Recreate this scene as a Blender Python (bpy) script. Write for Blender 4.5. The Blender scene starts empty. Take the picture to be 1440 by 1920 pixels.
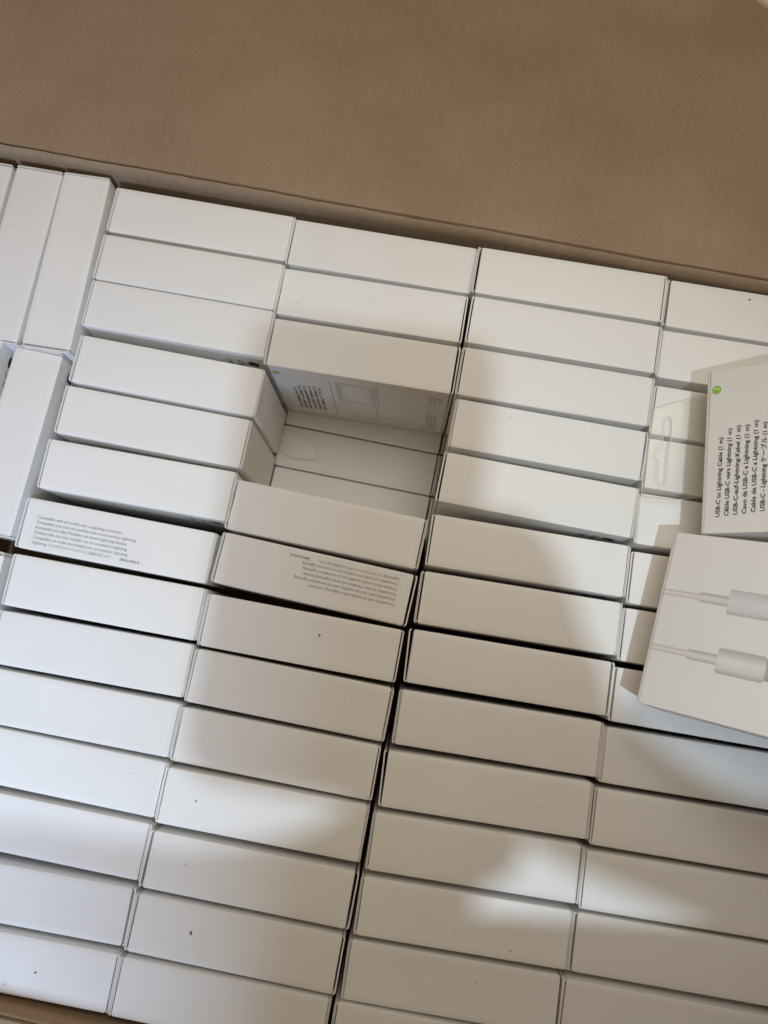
import bpy, bmesh, math, random
from mathutils import Matrix, Vector
random.seed(11)
scene = bpy.context.scene
COL = scene.collection
S = 0.001                                   # everything below is given in millimetres

# ------------------------------------------------------------------ camera
cam_data = bpy.data.cameras.new('camera')
cam_data.sensor_fit = 'HORIZONTAL'; cam_data.sensor_width = 36.0; cam_data.lens = 37.5
cam_data.clip_start = 0.01; cam_data.clip_end = 20.0
cam = bpy.data.objects.new('camera', cam_data); COL.objects.link(cam); scene.camera = cam
right = Vector((0.99986817, 0.0, -0.01623693))
down = Vector((-0.00261112, -0.98698481, -0.16079231))
fwd = Vector((-0.01602561, 0.16081351, -0.9868547))
m = Matrix.Identity(4)
for i in range(3):
    m[i][0] = right[i]; m[i][1] = -down[i]; m[i][2] = -fwd[i]
m[0][3], m[1][3], m[2][3] = 0.0, 0.0, 371.13 * S
cam.matrix_world = m
cam_data.dof.use_dof = True
cam_data.dof.focus_distance = 0.385
cam_data.dof.aperture_fstop = 13.0

# ------------------------------------------------------------------ light
world = bpy.data.worlds.new('World'); scene.world = world; world.use_nodes = True
bg = world.node_tree.nodes['Background']
bg.inputs['Color'].default_value = (1.0, 0.70, 0.40, 1); bg.inputs['Strength'].default_value = 0.235

def lamp(name, loc, target, size, power, color, shape='DISK', size_y=None):
    d = bpy.data.lights.new(name, 'AREA'); d.shape = shape; d.size = size; d.energy = power; d.color = color
    if size_y: d.size_y = size_y
    o = bpy.data.objects.new(name, d); COL.objects.link(o)
    o.location = Vector(loc) * S
    o.rotation_euler = (Vector(target) - Vector(loc)).to_track_quat('-Z', 'Y').to_euler()
    return o
LAMP = Vector((160, -372, 1340))
sp_d = bpy.data.lights.new('ceiling_spot_lamp', 'SPOT'); sp_d.energy = 30.5; sp_d.color = (0.71, 0.855, 1.0)
sp_d.spot_size = math.radians(28); sp_d.spot_blend = 1.0; sp_d.shadow_soft_size = 0.012
sp_o = bpy.data.objects.new('ceiling_spot_lamp', sp_d); COL.objects.link(sp_o)
sp_o.location = LAMP * S; sp_o.rotation_euler = (Vector((15, -65, 0)) - LAMP).to_track_quat('-Z', 'Y').to_euler()
lamp('window_light', (-112, -1000, 720), (-150, 0, 0), 0.22, 13.0, (0.54, 0.71, 1.0), 'RECTANGLE', 0.4)

lamp('warm_fill_light', (120, 260, 560), (0, 100, 0), 0.36, 1.16, (1.0, 0.975, 0.875), 'SQUARE')  # added fill standing in for warm ambient from above and behind, no actual lamp

vs = scene.view_settings
vs.view_transform = 'Standard'; vs.look = 'None'; vs.exposure = 0.17; vs.gamma = 1.0; vs.use_curve_mapping = False
scene.cycles.use_denoising = True
scene.cycles.max_bounces = 12; scene.cycles.diffuse_bounces = 9

# ------------------------------------------------------------------ materials
def new_mat(name):
    mt = bpy.data.materials.new(name); mt.use_nodes = True
    nt = mt.node_tree
    return mt, nt, nt.nodes['Principled BSDF']
def nd(nt, typ, **kw):
    n = nt.nodes.new(typ)
    for k, v in kw.items(): setattr(n, k, v)
    return n
def plain(name, col, rough=0.5, spec=0.3):
    mt, nt, b = new_mat(name)
    b.inputs['Base Color'].default_value = (*col, 1); b.inputs['Roughness'].default_value = rough
    b.inputs['Specular IOR Level'].default_value = spec
    return mt

def white_card(name, col, rough=0.42):
    mt, nt, b = new_mat(name)
    tc = nd(nt, 'ShaderNodeTexCoord'); oi = nd(nt, 'ShaderNodeObjectInfo')
    mp = nd(nt, 'ShaderNodeVectorMath', operation='ADD')
    sc = nd(nt, 'ShaderNodeVectorMath', operation='SCALE'); sc.inputs['Scale'].default_value = 7.0
    nt.links.new(oi.outputs['Location'], sc.inputs[0])
    nt.links.new(tc.outputs['Object'], mp.inputs[0]); nt.links.new(sc.outputs[0], mp.inputs[1])
    n1 = nd(nt, 'ShaderNodeTexNoise'); n1.inputs['Scale'].default_value = 45; n1.inputs['Detail'].default_value = 5
    n2 = nd(nt, 'ShaderNodeTexNoise'); n2.inputs['Scale'].default_value = 2600; n2.inputs['Detail'].default_value = 2
    n3 = nd(nt, 'ShaderNodeTexNoise'); n3.inputs['Scale'].default_value = 420; n3.inputs['Detail'].default_value = 3
    for n in (n1, n2, n3): nt.links.new(mp.outputs[0], n.inputs['Vector'])
    r = nd(nt, 'ShaderNodeMapRange'); r.inputs['To Min'].default_value = 0.965; r.inputs['To Max'].default_value = 1.02
    nt.links.new(n1.outputs['Fac'], r.inputs['Value'])
    r2 = nd(nt, 'ShaderNodeMapRange'); r2.inputs['To Min'].default_value = 0.975; r2.inputs['To Max'].default_value = 1.015
    nt.links.new(oi.outputs['Random'], r2.inputs['Value'])
    mu = nd(nt, 'ShaderNodeMath', operation='MULTIPLY')
    nt.links.new(r.outputs[0], mu.inputs[0]); nt.links.new(r2.outputs[0], mu.inputs[1])
    # tiny grey dust flecks
    cr = nd(nt, 'ShaderNodeMapRange'); cr.inputs['From Min'].default_value = 0.735; cr.inputs['From Max'].default_value = 0.80
    cr.inputs['To Min'].default_value = 0.0; cr.inputs['To Max'].default_value = 0.55
    nt.links.new(n3.outputs['Fac'], cr.inputs['Value'])
    base = nd(nt, 'ShaderNodeVectorMath', operation='SCALE'); base.inputs[0].default_value = col
    nt.links.new(mu.outputs[0], base.inputs['Scale'])
    mx = nd(nt, 'ShaderNodeMix', data_type='RGBA'); mx.inputs[7].default_value = (0.30, 0.28, 0.26, 1)
    nt.links.new(cr.outputs[0], mx.inputs[0]); nt.links.new(base.outputs[0], mx.inputs[6])
    nt.links.new(mx.outputs[2], b.inputs['Base Color'])
    rr = nd(nt, 'ShaderNodeMapRange'); rr.inputs['To Min'].default_value = rough - 0.07; rr.inputs['To Max'].default_value = rough + 0.1
    nt.links.new(n1.outputs['Fac'], rr.inputs['Value']); nt.links.new(rr.outputs[0], b.inputs['Roughness'])
    b.inputs['Specular IOR Level'].default_value = 0.4
    bp = nd(nt, 'ShaderNodeBump'); bp.inputs['Strength'].default_value = 0.08; bp.inputs['Distance'].default_value = 0.0002
    nt.links.new(n2.outputs['Fac'], bp.inputs['Height']); nt.links.new(bp.outputs[0], b.inputs['Normal'])
    return mt
M_WHITE = white_card('white_paperboard', (0.80, 0.795, 0.785))
M_EDGE = white_card('white_paperboard_end', (0.79, 0.78, 0.76), 0.5)
M_INK = plain('black_ink', (0.025, 0.025, 0.028), 0.45)
M_GREYINK = plain('grey_ink', (0.12, 0.12, 0.13), 0.5)
M_LINEINK = plain('pale_grey_ink', (0.30, 0.29, 0.28), 0.5)
M_SCUFF = plain('dirt', (0.12, 0.10, 0.085), 0.8)
M_GREEN = plain('green_ink', (0.20, 0.42, 0.06), 0.4)
M_LGREEN = plain('light_green_ink', (0.52, 0.72, 0.22), 0.4)
M_STICKER = plain('label_film', (0.785, 0.78, 0.77), 0.36)
M_PACKET = plain('cream_paper', (0.82, 0.77, 0.70), 0.6)

def kraft():
    mt, nt, b = new_mat('kraft_cardboard')
    tc = nd(nt, 'ShaderNodeTexCoord')
    big = nd(nt, 'ShaderNodeTexNoise'); big.inputs['Scale'].default_value = 14; big.inputs['Detail'].default_value = 4
    fine = nd(nt, 'ShaderNodeTexNoise'); fine.inputs['Scale'].default_value = 650; fine.inputs['Detail'].default_value = 5; fine.inputs['Roughness'].default_value = 0.65
    st = nd(nt, 'ShaderNodeMapping'); st.inputs['Scale'].default_value = (210, 700, 210)
    fib = nd(nt, 'ShaderNodeTexNoise'); fib.inputs['Scale'].default_value = 1.0; fib.inputs['Detail'].default_value = 3
    flute = nd(nt, 'ShaderNodeTexWave'); flute.wave_type = 'BANDS'; flute.bands_direction = 'X'
    flute.inputs['Scale'].default_value = 43; flute.inputs['Distortion'].default_value = 1.6; flute.inputs['Detail'].default_value = 2
    flute.inputs['Detail Scale'].default_value = 3
    for n in (big, fine, flute): nt.links.new(tc.outputs['Object'], n.inputs['Vector'])
    nt.links.new(tc.outputs['Object'], st.inputs['Vector']); nt.links.new(st.outputs[0], fib.inputs['Vector'])
    ramp = nd(nt, 'ShaderNodeValToRGB')
    ramp.color_ramp.elements[0].position = 0.28; ramp.color_ramp.elements[0].color = (0.282, 0.200, 0.130, 1)
    ramp.color_ramp.elements[1].position = 0.72; ramp.color_ramp.elements[1].color = (0.350, 0.258, 0.178, 1)
    nt.links.new(big.outputs['Fac'], ramp.inputs['Fac'])
    def mulby(src, lo, hi, colin, fmin=0.0, fmax=1.0):
        r = nd(nt, 'ShaderNodeMapRange'); r.inputs['To Min'].default_value = lo; r.inputs['To Max'].default_value = hi
        r.inputs['From Min'].default_value = fmin; r.inputs['From Max'].default_value = fmax
        nt.links.new(src, r.inputs['Value'])
        v = nd(nt, 'ShaderNodeVectorMath', operation='SCALE')
        nt.links.new(colin, v.inputs[0]); nt.links.new(r.outputs[0], v.inputs['Scale'])
        return v.outputs[0]
    c = mulby(fine.outputs['Fac'], 0.89, 1.10, ramp.outputs['Color'], 0.25, 0.75)
    c = mulby(fib.outputs['Fac'], 0.95, 1.04, c, 0.2, 0.8)
    c = mulby(flute.outputs['Fac'], 0.985, 1.012, c)
    # dark and pale fibre flecks
    fl = nd(nt, 'ShaderNodeTexNoise'); fl.inputs['Scale'].default_value = 1.0; fl.inputs['Detail'].default_value = 2
    st2 = nd(nt, 'ShaderNodeMapping'); st2.inputs['Scale'].default_value = (260, 620, 400); st2.inputs['Rotation'].default_value = (0, 0, 0.6)
    nt.links.new(tc.outputs['Object'], st2.inputs['Vector']); nt.links.new(st2.outputs[0], fl.inputs['Vector'])
    c = mulby(fl.outputs['Fac'], 1.0, 0.70, c, 0.70, 0.80)
    c = mulby(fl.outputs['Fac'], 1.22, 1.0, c, 0.20, 0.28)
    nt.links.new(c, b.inputs['Base Color'])
    b.inputs['Roughness'].default_value = 0.82; b.inputs['Specular IOR Level'].default_value = 0.2
    bp = nd(nt, 'ShaderNodeBump'); bp.inputs['Strength'].default_value = 0.25; bp.inputs['Distance'].default_value = 0.0004
    nt.links.new(fine.outputs['Fac'], bp.inputs['Height'])
    bp2 = nd(nt, 'ShaderNodeBump'); bp2.inputs['Strength'].default_value = 0.06; bp2.inputs['Distance'].default_value = 0.0006
    nt.links.new(flute.outputs['Fac'], bp2.inputs['Height']); nt.links.new(bp.outputs[0], bp2.inputs['Normal'])
    nt.links.new(bp2.outputs[0], b.inputs['Normal'])
    return mt
M_KRAFT = kraft()

def film():
    mt = bpy.data.materials.new('clear_plastic_film'); mt.use_nodes = True
    nt = mt.node_tree; nt.nodes.clear()
    out = nd(nt, 'ShaderNodeOutputMaterial'); tr = nd(nt, 'ShaderNodeBsdfTransparent'); gl = nd(nt, 'ShaderNodeBsdfGlossy')
    tr.inputs['Color'].default_value = (0.988, 0.987, 0.975, 1); gl.inputs['Roughness'].default_value = 0.22
    df = nd(nt, 'ShaderNodeBsdfDiffuse'); df.inputs['Color'].default_value = (0.7, 0.7, 0.64, 1)
    m1 = nd(nt, 'ShaderNodeMixShader'); m1.inputs[0].default_value = 0.045
    nt.links.new(tr.outputs[0], m1.inputs[1]); nt.links.new(gl.outputs[0], m1.inputs[2])
    m2 = nd(nt, 'ShaderNodeMixShader'); m2.inputs[0].default_value = 0.006
    nt.links.new(m1.outputs[0], m2.inputs[1]); nt.links.new(df.outputs[0], m2.inputs[2])
    nt.links.new(m2.outputs[0], out.inputs[0])
    return mt
M_FILM = film()
M_FILMEDGE = plain('film_cut_edge', (0.66, 0.65, 0.60), 0.3)

# ------------------------------------------------------------------ helpers
def link_mesh(name, me, mat, parent=None):
    if mat is not None and not me.materials: me.materials.append(mat)
    o = bpy.data.objects.new(name, me); COL.objects.link(o)
    if parent: o.parent = parent
    return o
def mesh_from(name, verts, faces, smooth=None):
    me = bpy.data.meshes.new(name)
    me.from_pydata([tuple(c * S for c in v) for v in verts], [], faces)
    me.update()
    if smooth is not None:
        me.shade_smooth(); me.set_sharp_from_angle(angle=math.radians(smooth))
    return me
def thing(name, label, cat, group=None, mat=None, loc=(0, 0, 0), rz=0.0):
    o = bpy.data.objects.new(name, None); COL.objects.link(o)
    o.empty_display_size = 0.01
    if mat is not None: o.matrix_world = mat
    else: o.location = Vector(loc) * S; o.rotation_euler = (0, 0, rz)
    o['label'] = label; o['category'] = cat
    if group: o['group'] = group
    return o
def tag(o, label, cat, group=None):
    o['label'] = label; o['category'] = cat
    if group: o['group'] = group
    return o
def rounded_rect(x0, x1, y0, y1, r, seg=4):
    pts = []
    for cx, cy, a0 in ((x1 - r, y1 - r, 0), (x0 + r, y1 - r, 90), (x0 + r, y0 + r, 180), (x1 - r, y0 + r, 270)):
        for k in range(seg + 1):
            a = math.radians(a0 + 90 * k / seg); pts.append((cx + r * math.cos(a), cy + r * math.sin(a)))
    return pts
def loft(rings, cap_top=True, cap_bot=True):
    n = len(rings[0]); verts = [p for r in rings for p in r]; faces = []
    for i in range(len(rings) - 1):
        for k in range(n):
            a, b2 = i * n + k, i * n + (k + 1) % n
            faces.append((a, a + n, b2 + n, b2))
    if cap_top: faces.append(tuple(range(n)))
    if cap_bot: faces.append(tuple(reversed(range((len(rings) - 1) * n, len(rings) * n))))
    return verts, faces

class Flat:
    """collects flat print in millimetres on a 2-D face"""
    def __init__(self): self.v = []; self.f = []
    def poly(self, pts):
        n = len(self.v); self.v += [(p[0], p[1]) for p in pts]; self.f.append(tuple(range(n, n + len(pts))))
    def line(self, pts, w, closed=False):
        pts = [Vector(p) for p in pts]
        if closed: pts = pts + [pts[0]]
        for a, b in zip(pts[:-1], pts[1:]):
            d = (b - a)
            if d.length < 1e-6: continue
            d = d.normalized(); nn = Vector((-d.y, d.x)) * w / 2; e = d * w / 2
            self.poly([a - e - nn, b + e - nn, b + e + nn, a - e + nn])
    def circle(self, c, r, n=20): self.poly([(c[0] + r * math.cos(2 * math.pi * k / n), c[1] + r * math.sin(2 * math.pi * k / n)) for k in range(n)])
    def ring(self, c, r, w, n=24): self.line([(c[0] + r * math.cos(2 * math.pi * k / n), c[1] + r * math.sin(2 * math.pi * k / n)) for k in range(n)], w, True)
    def text(self, s, x, y, size, rot=0.0, width=None, bold=0.0):
        cu = bpy.data.curves.new('t', 'FONT'); cu.body = s; cu.size = 1.0; cu.resolution_u = 2; cu.offset = bold
        ob = bpy.data.objects.new('t', cu); COL.objects.link(ob)
        dg = bpy.context.evaluated_depsgraph_get(); me = ob.evaluated_get(dg).to_mesh()
        vv = [(p.co.x, p.co.y) for p in me.vertices]; ff = [tuple(p.vertices) for p in me.polygons]
        ob.evaluated_get(dg).to_mesh_clear(); bpy.data.objects.remove(ob); bpy.data.curves.remove(cu)
        if not vv: return
        sx = size
        if width: sx = width / max(p[0] for p in vv)
        c, sn = math.cos(rot), math.sin(rot); n = len(self.v)
        for px, py in vv:
            px *= sx; py *= size
            self.v.append((x + px * c - py * sn, y + px * sn + py * c))
        self.f += [tuple(i + n for i in p) for p in ff]
    def build(self, name, to3, mat, parent):
        me = mesh_from(name, [to3(*p) for p in self.v], self.f)
        return link_mesh(name, me, mat, parent)

# ------------------------------------------------------------------ the carton
TH = -0.2                                    # carton's turn about the vertical
X0, X1, YB, YF = -292.0, 195.0, 200.9, -182.9      # inner faces in carton space (YB back wall, YF front wall)
ZC, ZFLOOR = 6.0, -158.0
carton = thing('cardboard_carton', 'large open brown corrugated cardboard carton holding all the white boxes', 'carton', rz=TH)

def wall_panel(name, a, b, out, rag=0.35):
    """inner wall that rolls over at the score line; a->b along the wall, out = outward unit vector"""
    a, b, out = Vector(a), Vector(b), Vector(out); d = b - a; n = 90
    prof = [(0, ZFLOOR), (0, -60), (0, -12), (0, 0.3), (0.35, 2.5), (1.1, 4.4), (2.1, 5.4), (2.85, 5.55), (3.1, 4.2), (3.4, 2.6),
            (4.8, 2.0), (6.2, 0), (6.2, -60), (6.2, ZFLOOR)]
    verts, faces = [], []
    rnd = random.Random(name)
    jit = [rnd.uniform(-rag, rag) for _ in range(n + 1)]
    for i in range(n + 1):
        p = a + d * (i / n)
        wob = 0.5 * math.sin(i * 0.23 + 1) + 0.3 * math.sin(i * 0.61) + jit[i] * 0.5
        for k, (o, z) in enumerate(prof):
            j = jit[i] * (0.5 if 6 <= k <= 9 else 0.12)
            q = p + out * (o + (wob * 0.35 if z > -20 else 0))
            verts.append((q.x, q.y, z + j))
    m_ = len(prof)
    for i in range(n):
        for k in range(m_ - 1):
            faces.append((i * m_ + k, i * m_ + k + 1, (i + 1) * m_ + k + 1, (i + 1) * m_ + k))
    return link_mesh(name, mesh_from(name, verts, faces, 40), M_KRAFT, carton)
def flap_panel(name, a, b, out, depth, rise, inset=3.0):
    ca, sa = math.cos(math.radians(rise)), math.sin(math.radians(rise))
    a, b, out = Vector(a), Vector(b), Vector(out); d = (b - a); L_ = d.length; d.normalize(); n, mm = 70, 26
    rnd = random.Random(name); jit = [rnd.uniform(-0.3, 0.3) for _ in range(n + 1)]
    SROW = [0, 0.0022, 0.005, 0.016] + [0.016 + 0.984 * q / (mm - 3) for q in range(1, mm - 2)]
    top, bot = [], []
    for i in range(n + 1):
        for j in range(mm + 1):
            s = SROW[j]; o = 3.5 + depth * s * ca
            t = inset + (L_ - 2 * inset) * i / n
            w = 1.4 * math.sin(t * 0.021 + s * 2.0) * s + 0.7 * math.sin(t * 0.05 + s * 5) * s
            wob = 0.5 * math.sin(i * 90 / n * 0.23 + 1) * 0.35
            z = 5.0 + (jit[i] * 0.5 if j == 0 else 0) + depth * s * sa + w * ca
            z += (-2.4, -0.5, 0.42, 0.55)[j] if j < 4 else 0.5
            q = a + d * t + out * (o + wob * (1 - s))
            qb = q + out * 4.2 * sa
            top.append((q.x, q.y, z)); bot.append((qb.x, qb.y, z - 4.2 * ca))
    verts = top + bot; N = len(top); faces = []
    for i in range(n):
        for j in range(mm):
            q = (i * (mm + 1) + j, (i + 1) * (mm + 1) + j, (i + 1) * (mm + 1) + j + 1, i * (mm + 1) + j + 1)
            faces.append(q); faces.append(tuple(N + k for k in reversed(q)))
    for i in range(n):
        for j0 in (0, mm):
            p, q = i * (mm + 1) + j0, (i + 1) * (mm + 1) + j0
            faces.append((p, q, q + N, p + N) if j0 else (q, p, p + N, q + N))
    for j in range(mm):
        for i0 in (0, n):
            p, q = i0 * (mm + 1) + j, i0 * (mm + 1) + j + 1
            faces.append((p, q, q + N, p + N) if i0 == 0 else (q, p, p + N, q + N))
    me = mesh_from(name, verts, faces, 40)
    return link_mesh(name, me, M_KRAFT, carton)
wall_panel('back_wall', (X0, YB), (X1, YB), (0, 1)); flap_panel('back_flap', (X0, YB), (X1, YB), (0, 1), 196, -6)
wall_panel('front_wall', (X1, YF), (X0, YF), (0, -1)); flap_panel('front_flap', (X1, YF), (X0, YF), (0, -1), 196, -7)
wall_panel('left_wall', (X0, YF), (X0, YB), (-1, 0)); flap_panel('left_flap', (X0, YF), (X0, YB), (-1, 0), 190, -25)
wall_panel('right_wall', (X1, YB), (X1, YF), (1, 0)); flap_panel('right_flap', (X1, YB), (X1, YF), (1, 0), 190, 90)
fv, ff = loft([[(x, y, z) for x, y in ((X0, YF), (X1, YF), (X1, YB), (X0, YB))] for z in (ZFLOOR + 1, ZFLOOR - 4)])
link_mesh('bottom_panel', mesh_from('bottom_panel', fv, ff), M_KRAFT, carton)
gv, gf = loft([[(x, y, z) for x, y in ((-1500, -1500), (1500, -1500), (1500, 1500), (-1500, 1500))] for z in (-163, -200)])
ground = link_mesh('floor', mesh_from('floor', gv, gf), plain('floor_wood', (0.36, 0.25, 0.16), 0.5)); ground['kind'] = 'structure'

# ------------------------------------------------------------------ one cable box
L, W, H = 92.0, 24.25, 76.0
GAP, PAN, REACH = 0.40, 0.62, 0.35
def body_mesh(seed, flat=False):
    r = random.Random(seed)
    bx = L / 2 + REACH - PAN - GAP
    bul = 0.0 if flat else r.uniform(-0.30, 0.12)
    def ring(ins, z, rad): return [(x, y, z) for x, y in rounded_rect(-bx + ins * 0.3, bx - ins * 0.3, -W / 2 + ins, W / 2 - ins, max(rad - ins * 0.3, 0.2), 4)]
    rings = [ring(7.5, bul, 0.9), ring(3.0, bul * 0.5, 0.9), ring(0.55, 0.0, 0.95), ring(0.24, -0.09, 0.95), ring(0.06, -0.32, 0.95), ring(0.0, -0.7, 0.95)]
    side = 0.0 if flat else r.uniform(-0.25, 0.35)
    rr = []
    for z, f in ((-12, 0.5), (-38, 1.0), (-64, 0.5)):
        rr.append([(x, y + math.copysign(side * f * (1 - (x / bx) ** 2), y), z) for x, y, _ in ring(0.0, z, 0.95)])
    rings += rr + [ring(0.0, -H, 0.95)]
    v, f = loft(rings)
    return mesh_from('carton_body', v, f, 32)
def panel_mesh(double, seed):
    """thin end panel seen edge-on from above, wrapping slightly round the corners; x from 0 (outer face) inwards"""
    r = random.Random(seed)
    verts, faces = [], []
    layers = [(0.0, PAN)] if not double else [(0.0, 0.40), (0.58, 0.40)]
    for (o, t) in layers:
        n = len(verts)
        w = W / 2 - 0.12 - (0.5 if o else 0.0)
        rad = 1.15
        outer, inner = [], []
        for s in (1, -1):
            arc = [(-o - rad + rad * math.cos(a), s * (w - rad + rad * math.sin(a))) for a in (math.radians(q) for q in (0, 22, 45, 67, 88))]
            ri = rad - t
            arci = [(-o - rad + ri * math.cos(a), s * (w - rad + ri * math.sin(a))) for a in (math.radians(q) for q in (0, 22, 45, 67, 88))]
            if s == 1: outer += list(reversed(arc)); inner += list(reversed(arci))
            else: outer += arc; inner += arci
        loop = outer + list(reversed(inner))
        lip = -0.10 + r.uniform(-0.12, 0.1)
        rings = [[(x, y, z) for x, y in loop] for z in (lip, -H + 0.2)]
        v, f = loft(rings)
        verts += v; faces += [tuple(i + n for i in q) for q in f]
    # the ring order is clockwise seen from above: flip so that normals point outwards
    faces = [tuple(reversed(q)) for q in faces]
    me = mesh_from('end_panel', verts, faces, 35)
    bm = bmesh.new(); bm.from_mesh(me); bmesh.ops.recalc_face_normals(bm, faces=bm.faces); bm.to_mesh(me); bm.free()
    return me
BODIES = [body_mesh(100 + k) for k in range(8)]
BODY_FLAT = body_mesh(99, True); PRINTED = ('B3', 'B6', 'B7', 'C3', 'C8', 'D5', 'D6', 'A4', 'A5', 'A6', 'T1', 'T2')
for b_ in BODIES + [BODY_FLAT]: b_.materials.append(M_WHITE)
PANELS = [panel_mesh(False, 1), panel_mesh(True, 2), panel_mesh(False, 3), panel_mesh(True, 4)]
for p_ in PANELS: p_.materials.append(M_EDGE)
GROUP = 'white cable boxes packed in the carton'
BOX = {}
def cable_box(key, label, mat, group=GROUP, splay=None):
    r = random.Random(key)
    t = thing('cable_box', label, 'box', group, mat=mat)
    bd = r.choice(BODIES)
    link_mesh('carton_body', BODY_FLAT if key in PRINTED else bd, None, t)
    for s in (-1, 1):
        p = link_mesh('end_panel', r.choice(PANELS), None, t)
        yaw = r.uniform(-0.010, 0.010); out = abs(r.gauss(0, 0.006))
        if splay and s in splay: yaw, out = splay[s]
        # local frame of the panel: +x outwards, hinged at the bottom edge
        base = Matrix.Rotation(0 if s > 0 else math.pi, 4, 'Z')
        hinge = Matrix.Translation(((L / 2 + REACH) * S, 0, -H * S)) @ Matrix.Rotation(out * 0.8, 4, 'Y') @ Matrix.Rotation(yaw, 4, 'Z') @ Matrix.Translation((0, 0, H * S))
        p.matrix_local = base @ hinge
    BOX[key] = t
    return t
def upright(x, y, ang, z=0.0, tx=0.0, ty=0.0):
    return Matrix.Translation((x * S, y * S, z * S)) @ Matrix.Rotation(ang, 4, 'Z') @ Matrix.Translation((0, 0, -H * S)) @ Matrix.Rotation(tx, 4, 'X') @ Matrix.Rotation(ty, 4, 'Y') @ Matrix.Translation((0, 0, H * S))

POSE = {  # x, y, turn, height of the top
 'B1': (-98.17, 207.524, -.186, -.979), 'B2': (-102.697, 181.484, -.188, .22), 'B3': (-107.368, 156.867, -.188, .293), 'B4': (-111.376, 128.03, -.2, .088),
 'B5': (-117.469, 102.463, -.197, -.549), 'B6': (-123.402, 75.942, -.183, .536), 'B7': (-131.754, 47.549, -.192, -.21), 'B8': (-135.92, 20.797, -.182, 1.0),
 'B9': (-141.045, -5.237, -.174, -.497), 'B10': (-145.59, -31.268, -.182, -.346), 'B11': (-150.859, -56.415, -.194, -.287), 'B12': (-156.877, -82.842, -.189, .31),
 'B13': (-163.315, -110.948, -.168, -.577), 'B14': (-168.64, -137.842, -.171, -.483),
 'C1': (-7.236, 188.996, -.18, .296), 'C2': (-12.089, 163.658, -.172, -.489), 'C3': (-16.68, 138.092, -.17, -1.2), 'C7': (-33.313, 55.256, -.214, -1.155),
 'C8': (-39.093, 29.126, -.225, -1.507), 'C9': (-44.346, 2.398, -.186, -1.983), 'C10': (-49.712, -23.545, -.196, -1.49), 'C11': (-54.921, -49.591, -.188, -2.3),
 'C12': (-60.338, -75.564, -.182, .204), 'C13': (-65.551, -102.605, -.187, .46), 'C14': (-70.868, -128.796, -.188, .12), 'C15': (-76.306, -154.591, -.181, .086),
 'D1': (85.138, 173.129, -.175, .898), 'D2': (81.047, 147.527, -.18, .449), 'D3': (75.924, 121.082, -.178, 1.4), 'D4': (72.15, 95.293, -.188, -.905),
 'D5': (66.316, 68.377, -.198, .456), 'D6': (60.698, 40.024, -.166, .913), 'D7': (56.081, 13.053, -.163, .499), 'D8': (50.631, -13.479, -.164, .207),
 'D9': (45.247, -40.47, -.158, -.314), 'D10': (39.159, -66.595, -.149, 1.279), 'D11': (33.549, -92.674, -.15, 2.2), 'D12': (28.523, -119.694, -.15, 1.313),
 'D13': (23.236, -146.015, -.153, -.293), 'D14': (17.203, -171.6, -.17, 0),
 'E1': (177.373, 155.279, -.178, -.084), 'E2': (172.816, 130.457, -.171, -.914), 'E3': (167.608, 101.58, -.182, .31), 'E4': (162.862, 76.109, -.167, -.25),
 'E5': (157.894, 49.938, -.16, -.543), 'E6': (152.629, 22.442, -.165, .464), 'E7': (147.811, -3.959, -.166, .057), 'E8': (142.386, -30.387, -.169, -.096),
 'E9': (136.775, -56.486, -.156, .326), 'E10': (131.291, -82.92, -.158, .283), 'E11': (125.686, -108.782, -.153, .473), 'E12': (121.047, -134.892, -.159, -.44),
 'E13': (114.884, -161.217, -.165, 0), 'E14': (109.8, -187.6, -.168, -.3),
}
ORD = ['', 'first', 'second', 'third', 'fourth', 'fifth', 'sixth', 'seventh', 'eighth', 'ninth', 'tenth', 'eleventh', 'twelfth', 'thirteenth', 'fourteenth', 'fifteenth']
COLN = {'B': 'leftmost crosswise column', 'C': 'middle-left column', 'D': 'middle-right column', 'E': 'rightmost column'}
SPECIAL = {
 'B1': 'plain white box in the back left corner, end against the lengthwise boxes',
 'B3': 'white box with logo and print on its front edge, third down leftmost crosswise column',
 'B4': 'white box whose right end forms the back left side of the empty slot',
 'B5': 'white box at the left of the empty slot, its end beside clear film',
 'B6': 'white box standing just behind the printed white box in leftmost crosswise column',
 'B7': 'white box with small grey multilingual text on top, reading upright, at the left',
 'C3': 'white box behind the empty slot, printed back with line drawings facing it',
 'C7': 'white box directly in front of the empty slot, hiding its near side',
 'C8': 'white box with upside-down small grey text on top, near the centre',
 'C9': 'white box with one dark speck, just below the box of upside-down text',
 'C14': 'white box with the biggest grey smudge, near the bottom left',
 'E1': 'white box with a grey nick near the cardboard, back right corner',
 'D10': 'white box with a faint curved scratch, tenth in the middle-right column',
 'B14': 'white box with a grey nick beside the front cardboard wall, bottom left corner',
}
SPLAY = {'D8': {-1: (0.042, 0.012)}, 'C8': {1: (-0.012, 0.012)}, 'D10': {-1: (0.03, 0.010)}, 'D9': {-1: (-0.005, 0.004)}}
for key, (x, y, a, z) in POSE.items():
    c, n = key[0], int(key[1:])
    r = random.Random('pose' + key)
    if key in SPECIAL: lab = SPECIAL[key]
    elif c == 'C' and n > 8: lab = 'plain white box, %s, %s in front of the empty slot' % (COLN[c], ORD[n - 6])
    else: lab = 'plain white box, %s, %s from the back cardboard wall' % (COLN[c], ORD[n])
    cable_box(key, lab, upright(x, y, a, z, r.uniform(-.004, .004), r.uniform(-.003, .003)), splay=SPLAY.get(key))
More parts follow.
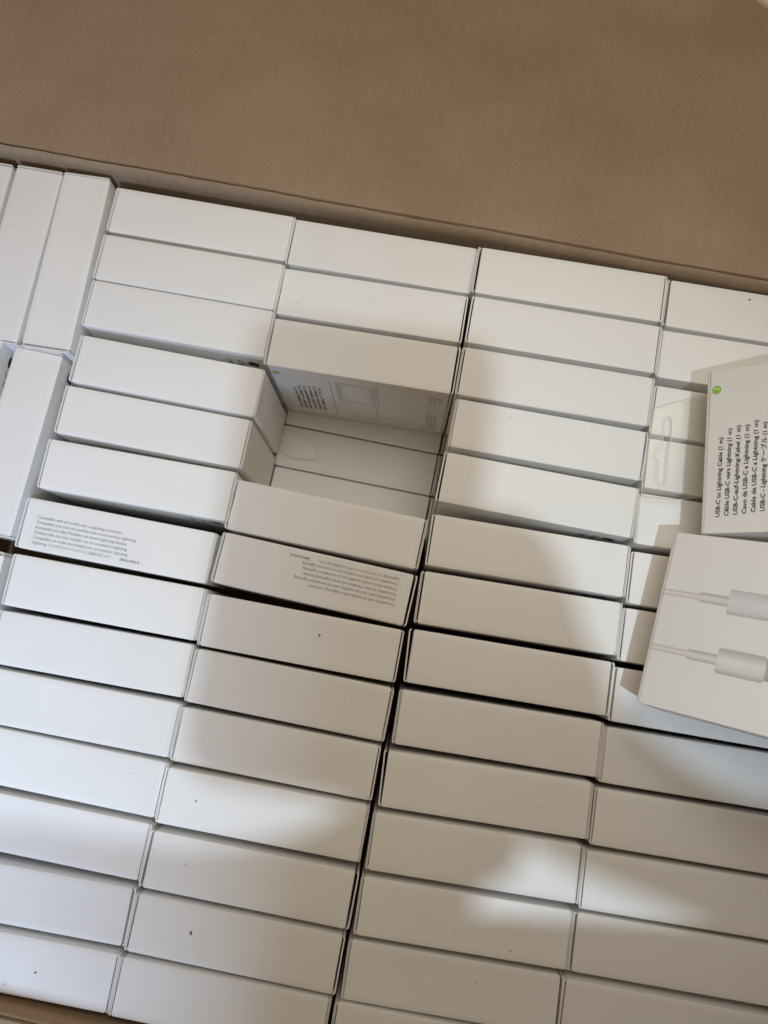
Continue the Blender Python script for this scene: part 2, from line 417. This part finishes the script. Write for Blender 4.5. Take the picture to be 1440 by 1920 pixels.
# lengthwise boxes along the left wall
def carton_to_world(x, y):
    c, s = math.cos(TH), math.sin(TH); return x * c - y * s, x * s + y * c
LONG = {
 'A1': (-163.445, 187.315, -.165, 1.7), 'A2': (-189.272, 191.804, -.187, .9), 'A3': (-215.2, 196.6, -.19, .2),
 'A4': (-184.188, 96.101, -.213, 0.0), 'A5': (-213.6, 103.4, -.19, .6),
 'A6': (-204.6, -2.2, -.185, -.2),
}
LONGLAB = {
 'A1': 'white box lying lengthwise by the back wall, beside the crosswise boxes',
 'A2': 'white lengthwise box by the back wall, second from the crosswise boxes',
 'A3': 'white lengthwise box at the upper left picture edge, third from the crosswise boxes',
 'A4': 'long white lengthwise box with black logo on its right side, left picture edge',
 'A5': 'white lengthwise box cut by the left edge, black logo showing on its side',
 'A6': 'white lengthwise box at the left edge, beside the box below the printed one',
}
for key, (x, y, a, z) in LONG.items():
    cable_box(key, LONGLAB[key], upright(x, y, a + math.pi / 2, z, random.Random(key).uniform(-.006, .0), 0), 'lengthwise white boxes along the left')
k = 0
HID = ['nearest the crosswise boxes, by the front wall', 'second from the crosswise boxes, by the front wall', 'against the left wall, by the front wall',
       'against the left wall, second from the front', 'against the left wall, second from the back', 'between the left wall and others, second from the front']
for (lx, ly) in ((-198.5, -136), (-224.5, -136), (-250.5, -136), (-252.0, -41), (-252.0, 53), (-226.5, -41)):
    if k == 5: break
    wx, wy = carton_to_world(lx, ly)
    cable_box('H%d' % k, 'white lengthwise box ' + HID[k], upright(wx, wy, TH + math.pi / 2, -0.5), 'lengthwise white boxes along the left'); k += 1
# lower layer seen through the empty slot
for key, lab, (x, y) in (('L1', 'lower-layer white box at the back of the empty slot, under the printed back', (-18.0, 128.2)),
                         ('L2', 'lower-layer white box in the middle of the empty slot, clear film on it', (-23.2, 103.7)),
                         ('L3', 'lower-layer white box at the near side of the empty slot', (-28.0, 79.2))):
    cable_box(key, lab, upright(x, y, -.205, -78.5), 'lower layer of white boxes')
    place = {'L1': 'back', 'L2': 'middle', 'L3': 'near part'}[key]
    for sd_, kk, wd in ((1, 'M', 'right'), (-1, 'K', 'left')):
        cable_box(kk + key, 'lower-layer white box just %s of the empty slot, at its %s' % (wd, place),
                  upright(x + sd_ * 91.9, y - sd_ * 19.1, -.205, -78.5), 'lower layer of white boxes')

# two boxes lying on top, leaning up towards the right
def leaning(o, u, v):
    """o, u, v: top-left corner and face axes (right, down) of the upward face"""
    u = Vector((u[0], -u[1], -u[2])).normalized(); v = Vector((v[0], -v[1], -v[2])); v = (v - u * v.dot(u)).normalized()
    n = v.cross(u)                                                   # upward normal of the face
    o = Vector((o[0], -o[1], -o[2]))
    mt = Matrix.Identity(4)
    ctr = o + u * (L / 2) - n * (W / 2)
    for i in range(3):
        mt[i][0] = u[i]; mt[i][1] = -n[i]; mt[i][2] = -v[i]; mt[i][3] = ctr[i] * S
    return mt
T1 = cable_box('T1', 'white box leaning on top, back face with green seal and black cable text',
               leaning((142.4, -121.8, -19.0), (0.765, 0.06, -0.64), (-0.135, 0.988, -0.07)), 'white boxes lying loose on top')
T2 = cable_box('T2', 'white box leaning on top, front face with a pale picture of two cable plugs',
               leaning((122.7, -48.1, -19.4), (0.74, 0.2, -0.64), (-0.282, 0.96, -0.03)), 'white boxes lying loose on top')
# ------------------------------------------------------------------ print on the boxes
OFF = 0.07
def front3(u, v): return (-L / 2 + u, -W / 2 - OFF, -v)            # u to the right, v downwards on the big front face
def front3b(u, v): return (-L / 2 + u, -W / 2 - OFF, -v)
def top3(x, y): return (x, y, OFF + 0.03)

def logo_outline(cx, cy, s, rot):
    """bitten-fruit emblem with a leaf, drawn upright then turned"""
    pts = []
    R = [(0, .30), (.10, .36), (.25, .40), (.38, .36), (.46, .26)]
    right_ = R + [(.36, .14), (.33, .0), (.38, -.14), (.48, -.22), (.42, -.36), (.32, -.48), (.22, -.55), (.10, -.53), (0, -.50)]
    left_ = [(-.10, -.53), (-.22, -.55), (-.34, -.47), (-.44, -.32), (-.50, -.12), (-.49, .10), (-.42, .28), (-.30, .38), (-.18, .39)]
    c, sn = math.cos(rot), math.sin(rot)
    tr = lambda p: (cx + s * (p[0] * c - p[1] * sn), cy + s * (p[0] * sn + p[1] * c))
    leaf = [(0, .42), (.02, .55), (.12, .68), (.22, .71), (.21, .58), (.12, .46)]
    return [tr(p) for p in right_ + left_], [tr(p) for p in leaf]
def print_front(t):
    """logo and product lines near the right end of a front face, reading downwards"""
    f = Flat()
    a, b = logo_outline(84.0, 13.2, 6.2, math.pi / 2)
    f2 = Flat(); f2.poly([(p[0], p[1]) for p in a]); f2.poly(b)
    f2.build('printed_logo', front3, M_INK, t)
    g = Flat()
    # drawn in (x right, y up) then flipped because v runs downwards
    g.text('USB-C to Lightning', 76.5, -10.2, 4.0, -math.pi / 2)
    g.text('Cable (1 m)', 71.2, -10.2, 4.0, -math.pi / 2)
    g.build('printed_name', lambda x, y: front3(x, -y), M_INK, t)
for key in ('B3', 'B6', 'D5', 'D6', 'A4', 'A5', 'A6'): print_front(BOX[key])

LINES = ['USB-C to Lightning Cable (1 m)', 'Câble USB-C vers Lightning (1 m)', 'USB-C-auf-Lightning-Kabel (1 m)',
         'Cavo da USB-C a Lightning (1 m)', 'Cable de USB-C a Lightning (1 m)', 'USB-C - Lightning ケーブル (1 m)']
def print_back(t, detail, u0=7.6, du=3.62, v0=69.0, size=2.55, lens=(36.5, 40.0, 40.6, 40.2, 41.4, 39.8)):
    g = Flat()
    for i, s in enumerate(LINES):
        g.text(s, u0 + du * i, -(v0 - 0.35 * i), size, math.pi / 2, width=lens[i], bold=0.026)
    g.build('printed_text', lambda x, y: front3b(x, y * -1) if not detail else front3(x, -y), M_INK, t)
    s1 = Flat(); s1.circle((3.9, -9.6), 2.0, 28); seal = s1.build('green_seal', lambda x, y: (front3b(x, -y)), M_GREEN, t)
    s2 = Flat(); s2.circle((3.9, -9.6), 1.45, 24)
    o2 = s2.build('seal_centre', lambda x, y: (front3b(x, -y)[0], front3b(x, -y)[1] - 0.05, y), M_LGREEN, seal)
    s3 = Flat(); s3.line([(3.9, -8.6), (3.9, -10.4)], 0.42); s3.line([(3.1, -9.9), (3.9, -10.6), (4.7, -9.9)], 0.42)
    s3.build('seal_arrow', lambda x, y: (front3b(x, -y)[0], front3b(x, -y)[1] - 0.10, y), M_GREEN, seal)
    if not detail: return
    w = 0.30
    def art(name, fn):
        d = Flat(); fn(d); d.build(name, lambda x, y: front3(x, -y), M_LINEINK, t)
    art('printed_divider', lambda d: d.line([(31.0, -10), (31.0, -70)], 0.34))
    def laptop(d):
        d.line([(36, -11), (52.6, -11), (52.6, -41), (36, -41)], w, True); d.line([(37.2, -12.4), (51.4, -12.4), (51.4, -39.6), (37.2, -39.6)], 0.16, True)
        d.line([(34.2, -10.2), (35.0, -10.2), (35.0, -41.8), (34.2, -41.8)], w, True)
        d.line([(53.7, -8.2), (55.1, -8.2), (55.1, -46), (53.7, -46)], w, True)
    art('printed_laptop', laptop)
    def cord(d):
        d.circle((54.3, -48.8), 0.55); d.circle((54.3, -52.4), 0.75)
        d.line([(54.3, -52), (54.4, -57), (55.2, -60.5), (57.6, -62), (62, -61), (67, -59.4), (70, -60), (71.6, -63), (70.6, -67), (67, -70), (62, -71), (57, -69.2)], 0.42)
    art('printed_cord', cord)
    def handset(d):
        d.line([(40.3, -65.6), (55, -65.6), (55, -72.6), (40.3, -72.6)], w, True); d.line([(41.8, -67), (53.4, -67), (53.4, -71.2), (41.8, -71.2)], 0.16, True)
    art('printed_handset', handset)
    def marks(d):
        for k in range(3):
            d.ring((82.6 + 2.3 * k, -11.5), 0.9, 0.28, 12); d.line([(82.0 + 2.3 * k, -14.5), (83.2 + 2.3 * k, -18.5), (82.0 + 2.3 * k, -21.5)], 0.3)
        d.line([(81.6, -9), (88.6, -12.6)], 0.25); d.circle((79.7, -69), 0.8)
    art('printed_marks', marks)
    e = Flat()
    for k in range(3): e.text('Assembled in China  Designed in', 82.6 + 2.0 * k, -71, 1.5, math.pi / 2, width=34 - 3 * k)
    for k in range(6): e.text('1 m', 10.4 + 3.0 * k, -72.6, 1.8, 0)
    e.build('printed_small_text', lambda x, y: front3(x, -y), M_LINEINK, t)
print_back(T1, False)
print_back(BOX['C3'], True, u0=11.5, du=2.7, v0=66, size=2.3)
st = Flat(); st.poly(rounded_rect(8.8, 27.5, -65.5, -21.0, 3.0)); st.build('clear_sticker', lambda x, y: (front3(x, -y)[0], front3(x, -y)[1] + 0.04, y), M_STICKER, BOX['C3'])

SMALL = ['Compatible with all models with a Lightning connector.', 'Compatible avec tous les modèles avec un connecteur Lightning.',
         'Kompatibel mit allen Modellen mit einem Lightning-Stecker.', 'Compati bile con tutti .modelli con un connettore Lightning.',
         'Compatible con todos los modelos con un conector Lightning.', 'Lightning']
SMALLW = [41.5, 48.8, 45.0, 45.6, 46.3, 7.2]
def print_top(t, flip):
    g = Flat()
    for i, s in enumerate(SMALL):
        g.text(s, -L / 2 + 6.6 + 0.05 * i, W / 2 - 9.0 - 2.42 * i, 2.0, 0, width=SMALLW[i])
    g.text('コネクタ付きのすべてのモデルに互換性があります。', -L / 2 + 6.6 + 8.0, W / 2 - 9.0 - 2.42 * 5, 1.55, 0, width=31.0)
    g.text('ZMA26-0426-B', -L / 2 + 6.6 + 43.0, W / 2 - 9.0 - 2.42 * 5 - 0.1, 1.75, 0, width=9.6, bold=0.01)
    sg = -1 if flip else 1
    g.build('printed_text', lambda x, y: top3(x * sg, y * sg), M_GREYINK, t)
    s = Flat(); s.poly(rounded_rect(-L / 2 + 4.2, -L / 2 + 62, -W / 2 + 1.1, W / 2 - 5.0, 0.8))
    s.build('label_sticker', lambda x, y: (x * sg, y * sg, 0.04), M_STICKER, t)
print_top(BOX['B7'], False); print_top(BOX['C8'], True)

# picture of the two plugs on the leaning front face (flat print with its own shading)
def plug_ink(name, lo, hi, v0, v1):
    mt, nt, b = new_mat(name)
    tc = nd(nt, 'ShaderNodeTexCoord'); sp = nd(nt, 'ShaderNodeSeparateXYZ'); nt.links.new(tc.outputs['Object'], sp.inputs[0])
    mr = nd(nt, 'ShaderNodeMapRange'); mr.inputs['From Min'].default_value = -v0 * S; mr.inputs['From Max'].default_value = -v1 * S
    nt.links.new(sp.outputs['Z'], mr.inputs['Value'])
    rp = nd(nt, 'ShaderNodeValToRGB'); e = rp.color_ramp.elements
    e[0].position = 0.0; e[0].color = (*[c * 0.90 for c in lo], 1); e[1].position = 1.0; e[1].color = (*[c * 0.82 for c in lo], 1)
    k1 = e.new(0.12); k1.color = (*lo, 1); k2 = e.new(0.45); k2.color = (*hi, 1); k3 = e.new(0.80); k3.color = (*[(a + c) / 2 for a, c in zip(lo, hi)], 1)
    nt.links.new(mr.outputs[0], rp.inputs['Fac']); nt.links.new(rp.outputs['Color'], b.inputs['Base Color'])
    b.inputs['Roughness'].default_value = 0.4
    return mt
def plug(t, v, segs):
    for (name, u0, u1, hw, r, lo, hi, lift) in segs:
        f = Flat(); f.poly([(x, y) for x, y in rounded_rect(u0, u1, -v - hw, -v + hw, r, 4)])
        mt = plug_ink('ink_' + name, lo, hi, v - hw, v + hw)
        f.build(name, lambda x, y, lift=lift: (-L / 2 + x, -W / 2 - OFF - lift, y), mt, t)
GREY, PALE = (0.60, 0.595, 0.60), (0.74, 0.735, 0.735)
plug(T2, 27.0, [('printed_cable', 1.25, 18.5, 1.3, 0.1, (0.56, 0.54, 0.53), (0.72, 0.705, 0.695), 0.0), ('printed_sleeve', 16.6, 29.0, 2.1, 0.7, (0.50, 0.49, 0.48), (0.70, 0.695, 0.685), 0.03),
                ('printed_plug', 28.6, 64.0, 5.2, 0.5, (0.58, 0.58, 0.595), (0.70, 0.70, 0.72), 0.06), ('printed_contact', 66.0, 76.0, 3.4, 1.0, (0.42, 0.42, 0.43), (0.5, 0.5, 0.5), 0.03)])
plug(T2, 51.5, [('printed_cable', 1.25, 18.5, 1.3, 0.1, (0.56, 0.54, 0.53), (0.72, 0.705, 0.695), 0.0), ('printed_sleeve', 16.6, 29.4, 2.1, 0.7, (0.49, 0.48, 0.47), (0.71, 0.705, 0.695), 0.03),
                ('printed_plug', 29.0, 47.6, 5.2, 1.0, (0.53, 0.52, 0.51), (0.77, 0.765, 0.765), 0.06), ('printed_contact', 47.0, 60.0, 4.2, 0.6, (0.40, 0.40, 0.40), (0.46, 0.46, 0.46), 0.03)])

# small scuffs and specks
for (key, x, y, r_) in (('E1', -6.8, 8.3, 1.0), ('E1', -18.8, -3.3, .3), ('C9', 8.4, 2.7, .8), ('C12', -30.3, .1, .88), ('C12', -14.2, -9.1, .3), ('C13', -28.6, .6, .55),
        ('C14', -19.7, .4, 1.25), ('C13', 20.3, 2.0, .3), ('B14', 11.9, -1.4, .9), ('B14', -.4, -8.4, .45), ('D12', -3.5, -5.0, .5), ('D12', 21.1, -7.9, .7), ('D13', 9.7, 3.3, .5),
        ('C10', 37.9, .9, .4), ('D6', 1.5, 5.9, .4), ('D3', 31.5, -9.3, .3), ('D4', -19.3, 7.3, .45), ('D4', 1.6, 3.6, .3), ('D10', 24.8, -1.1, .35), ('B11', 30.8, 4.4, .4),
        ('C7', -11.3, 11.0, .45), ('D7', 12.3, -10.4, .35), ('D8', 9.3, -.2, .3), ('C2', -.9, .7, .35), ('C2', -35.7, -4.8, .35), ('D11', 35.4, 7.5, .3), ('E11', -28.9, -7.5, .3), ('E11', -14.2, 3.2, .25)):
    rr = random.Random(key + str(x)); f = Flat(); n = 9; ph = rr.uniform(0, 6.3); el = rr.uniform(.45, .8)
    pts = []
    for q in range(n):
        a = 2 * math.pi * q / n; d = r_ * 0.85 * rr.uniform(0.55, 1.15)
        px, py = d * math.cos(a), d * el * math.sin(a)
        pts.append((x + px * math.cos(ph) - py * math.sin(ph), y + px * math.sin(ph) + py * math.cos(ph)))
    f.poly(pts); f.build('scuff', lambda a, b: (a, b, 0.16), M_SCUFF, BOX[key])

# ------------------------------------------------------------------ clear hang tabs
def hang_tab(name, outline, holes, z, label, mat, edge_w=0.22, thick=0.25):
    t = thing(name, label, 'hang tab', 'clear plastic hang tabs', mat=mat)
    cu = bpy.data.curves.new('c', 'CURVE'); cu.dimensions = '2D'; cu.fill_mode = 'BOTH'; cu.extrude = thick / 2 * S
    for lp in [outline] + holes:
        sp = cu.splines.new('POLY'); sp.points.add(len(lp) - 1); sp.use_cyclic_u = True
        for i, p in enumerate(lp): sp.points[i].co = (p[0] * S, p[1] * S, 0, 1)
    ob = bpy.data.objects.new('c', cu); COL.objects.link(ob)
    dg = bpy.context.evaluated_depsgraph_get()
    me = bpy.data.meshes.new_from_object(ob.evaluated_get(dg)); me.name = 'film'
    bpy.data.objects.remove(ob)
    me.materials.clear()
    fo = link_mesh('film', me, M_FILM, t)
    for lp in [outline] + holes:
        # cut edge: a thin rim standing round the film
        n = len(lp); pts = [Vector(p) for p in lp]; vv, fc = [], []
        for i in range(n):
            p, q, r = pts[i - 1], pts[i], pts[(i + 1) % n]
            d = ((q - p).normalized() + (r - q).normalized()); d = d.normalized() if d.length > 1e-6 else (q - p).normalized()
            nn = Vector((-d.y, d.x)) * edge_w * 0.5
            for a, zz in ((q + nn, -.2), (q + nn, .2), (q - nn, .2), (q - nn, -.2)): vv.append((a.x, a.y, zz))
        for i in range(n):
            j = (i + 1) % n
            for k in range(4): fc.append((i * 4 + k, j * 4 + k, j * 4 + (k + 1) % 4, i * 4 + (k + 1) % 4))
        link_mesh('cut_edge', mesh_from('cut_edge', vv, fc), M_FILMEDGE, fo)
    return t
def smooth_loop(p, n=2):
    for _ in range(n):
        q = []
        for i in range(len(p)):
            a, b = Vector(p[i]), Vector(p[(i + 1) % len(p)])
            q.append(tuple(a * .75 + b * .25)); q.append(tuple(a * .25 + b * .75))
        p = q
    return p
out1 = [(122.1, 109.3), (150, 117.3), (146, 67.8), (128.4, 65.0), (114.9, 67.0), (113.9, 69.5)]
hole1 = smooth_loop([(126.4, 105.5), (130.4, 105.5), (129.6, 97), (127.9, 90), (126.4, 79), (125.6, 72.3), (121.6, 72.6), (122.2, 79), (123.0, 84.3), (120.9, 85.3), (121.4, 90), (125.4, 92)], 2)
hang_tab('hang_tab', out1, [hole1], 0, 'clear plastic hang tab sticking out from under the leaning box with text',
         Matrix.Translation((0, 0, 2.6 * S)))
out2 = smooth_loop([(-69.5, 122.0), (-49.5, 118.4), (-46.9, 110), (-44.0, 103.6), (-58, 104.4), (-64.5, 106.5), (-68.5, 113)], 1)
hang_tab('hang_tab', out2, [], 0, 'clear plastic hang tab lying on a lower box inside the empty slot',
         Matrix.Translation((0, 0, -76.8 * S)), edge_w=0.22)

# something pale resting on the far flap, only its rounded edge in view
pk = [[(x, y, z) for x, y in rounded_rect(-55 + i_, 55 - i_, -40 + i_, 40 - i_, 22 - i_, 8)] for i_, z in ((6, 12), (2, 11.2), (0.4, 9), (0, 6), (0.6, 2.5), (2.5, 0.6))]
pv, pf = loft(pk)
packet = link_mesh('paper_packet', mesh_from('paper_packet', pv, pf, 50), M_PACKET)
px_, py_ = carton_to_world(172, 405)
packet.location = (px_ * S, py_ * S, -16.0 * S); packet.rotation_euler = (0.1, 0, TH - 0.06)
tag(packet, 'cream white packet with rounded edge on the far flap, top right corner', 'packet')

# ------------------------------------------------------------------ the photographer, outside the frame, whose shadow falls on the boxes
def person():
    bv, be, br = [], [], []
    def node(x, y, z, r, link=None):
        bv.append((x * S, -y * S, z * S)); br.append(r * 1.3 * S); i = len(bv) - 1
        if link is not None: be.append((link, i))
        return i
    hip = node(118, 600, -10, 170)
    belly = node(118, 470, 190, 182, hip); chest = node(96, 379, 490, 178, belly); up = node(110, 450, 650, 110, chest)
    neck = node(110, 478, 735, 50, up); h1 = node(112, 462, 800, 74, neck); h2 = node(112, 455, 870, 80, h1); node(112, 462, 925, 60, h2)
    rs = node(275, 440, 640, 55, up); re = node(268, 278, 585, 38, rs); r2 = node(205, 233, 566, 23, re); rw = node(157, 213, 560, 13, r2); rp = node(118, 197, 560, 13, rw)
    pl = node(94, 186, 560, 14, rp); pm = node(82, 176, 560, 14, pl); node(88, 158, 560, 14, pm); node(92, 206, 560, 10, pl)
    r3 = node(99, 151, 560, 15, rp); node(92, 118, 560, 11, r3)
    ls = node(-60, 440, 640, 55, up); le = node(-125, 246, 580, 44, ls); l2 = node(-20, 236, 563, 28, le); lw = node(25, 234, 560, 19, l2); lp = node(58, 222, 560, 15, lw)
    lq = node(74, 207, 560, 13, lp); lr = node(88, 201, 560, 12, lq); node(96, 197, 560, 11, lr)
    for s in (-1, 1):
        k_ = node(118 + s * 105, 470, -70, 85, hip); kn = node(118 + s * 110, 420, -100, 58, k_); an = node(118 + s * 105, 820, -118, 42, kn); node(118 + s * 105, 920, -126, 34, an)
    for base, dirs in ((rp, ((-30, -30), (-34, -18), (-34, -6), (-30, 6), (-6, -36))), (lp, ((12, -24), (20, -18), (26, -8), (26, 2), (-2, -16)))):
        b = bv[base]; bx, by, bz = b[0] / S, -b[1] / S, b[2] / S
        for q, (dx, dy) in enumerate(dirs):
            f1 = node(bx + dx * .55, by + dy * .55, bz + 12, 8.5, base); f2 = node(bx + dx * .85, by + dy * .85, bz + 14, 8, f1); node(bx + dx, by + dy, bz + 6, 7, f2)
    me = bpy.data.meshes.new('person'); me.from_pydata(bv, be, []); me.update()
    o = link_mesh('person', me, plain('dark_clothing', (0.06, 0.05, 0.05), 0.8))
    o.modifiers.new('skin', 'SKIN'); 
    sv = me.skin_vertices[0].data if me.skin_vertices else None
    if sv is None:
        bm = bmesh.new(); bm.from_mesh(me); bm.verts.layers.skin.verify(); bm.to_mesh(me); bm.free(); sv = me.skin_vertices[0].data
    for i, r in enumerate(br): sv[i].radius = (r, r)
    sv[0].use_root = True
    sd = o.modifiers.new('sub', 'SUBSURF'); sd.levels = 2; sd.render_levels = 2
    tag(o, 'person in dark clothes leaning over the carton, seen only by the shadow', 'person')
person()
pb = [[(x, y, z) for x, y in rounded_rect(-35 + i_, 35 - i_, -64 + i_, 64 - i_, 9, 5)] for i_, z in ((0.8, 4), (0, 3), (0, -3), (0.8, -4))]
v_, f_ = loft(pb)
phone = link_mesh('phone', mesh_from('phone', v_, f_, 40), plain('phone_glass', (0.02, 0.02, 0.025), 0.25))
phone.location = (53 * S, -131 * S, 560 * S); phone.rotation_euler = (0.0, 0, -0.13)
tag(phone, 'black phone held above the carton, seen only by its shadow', 'phone')
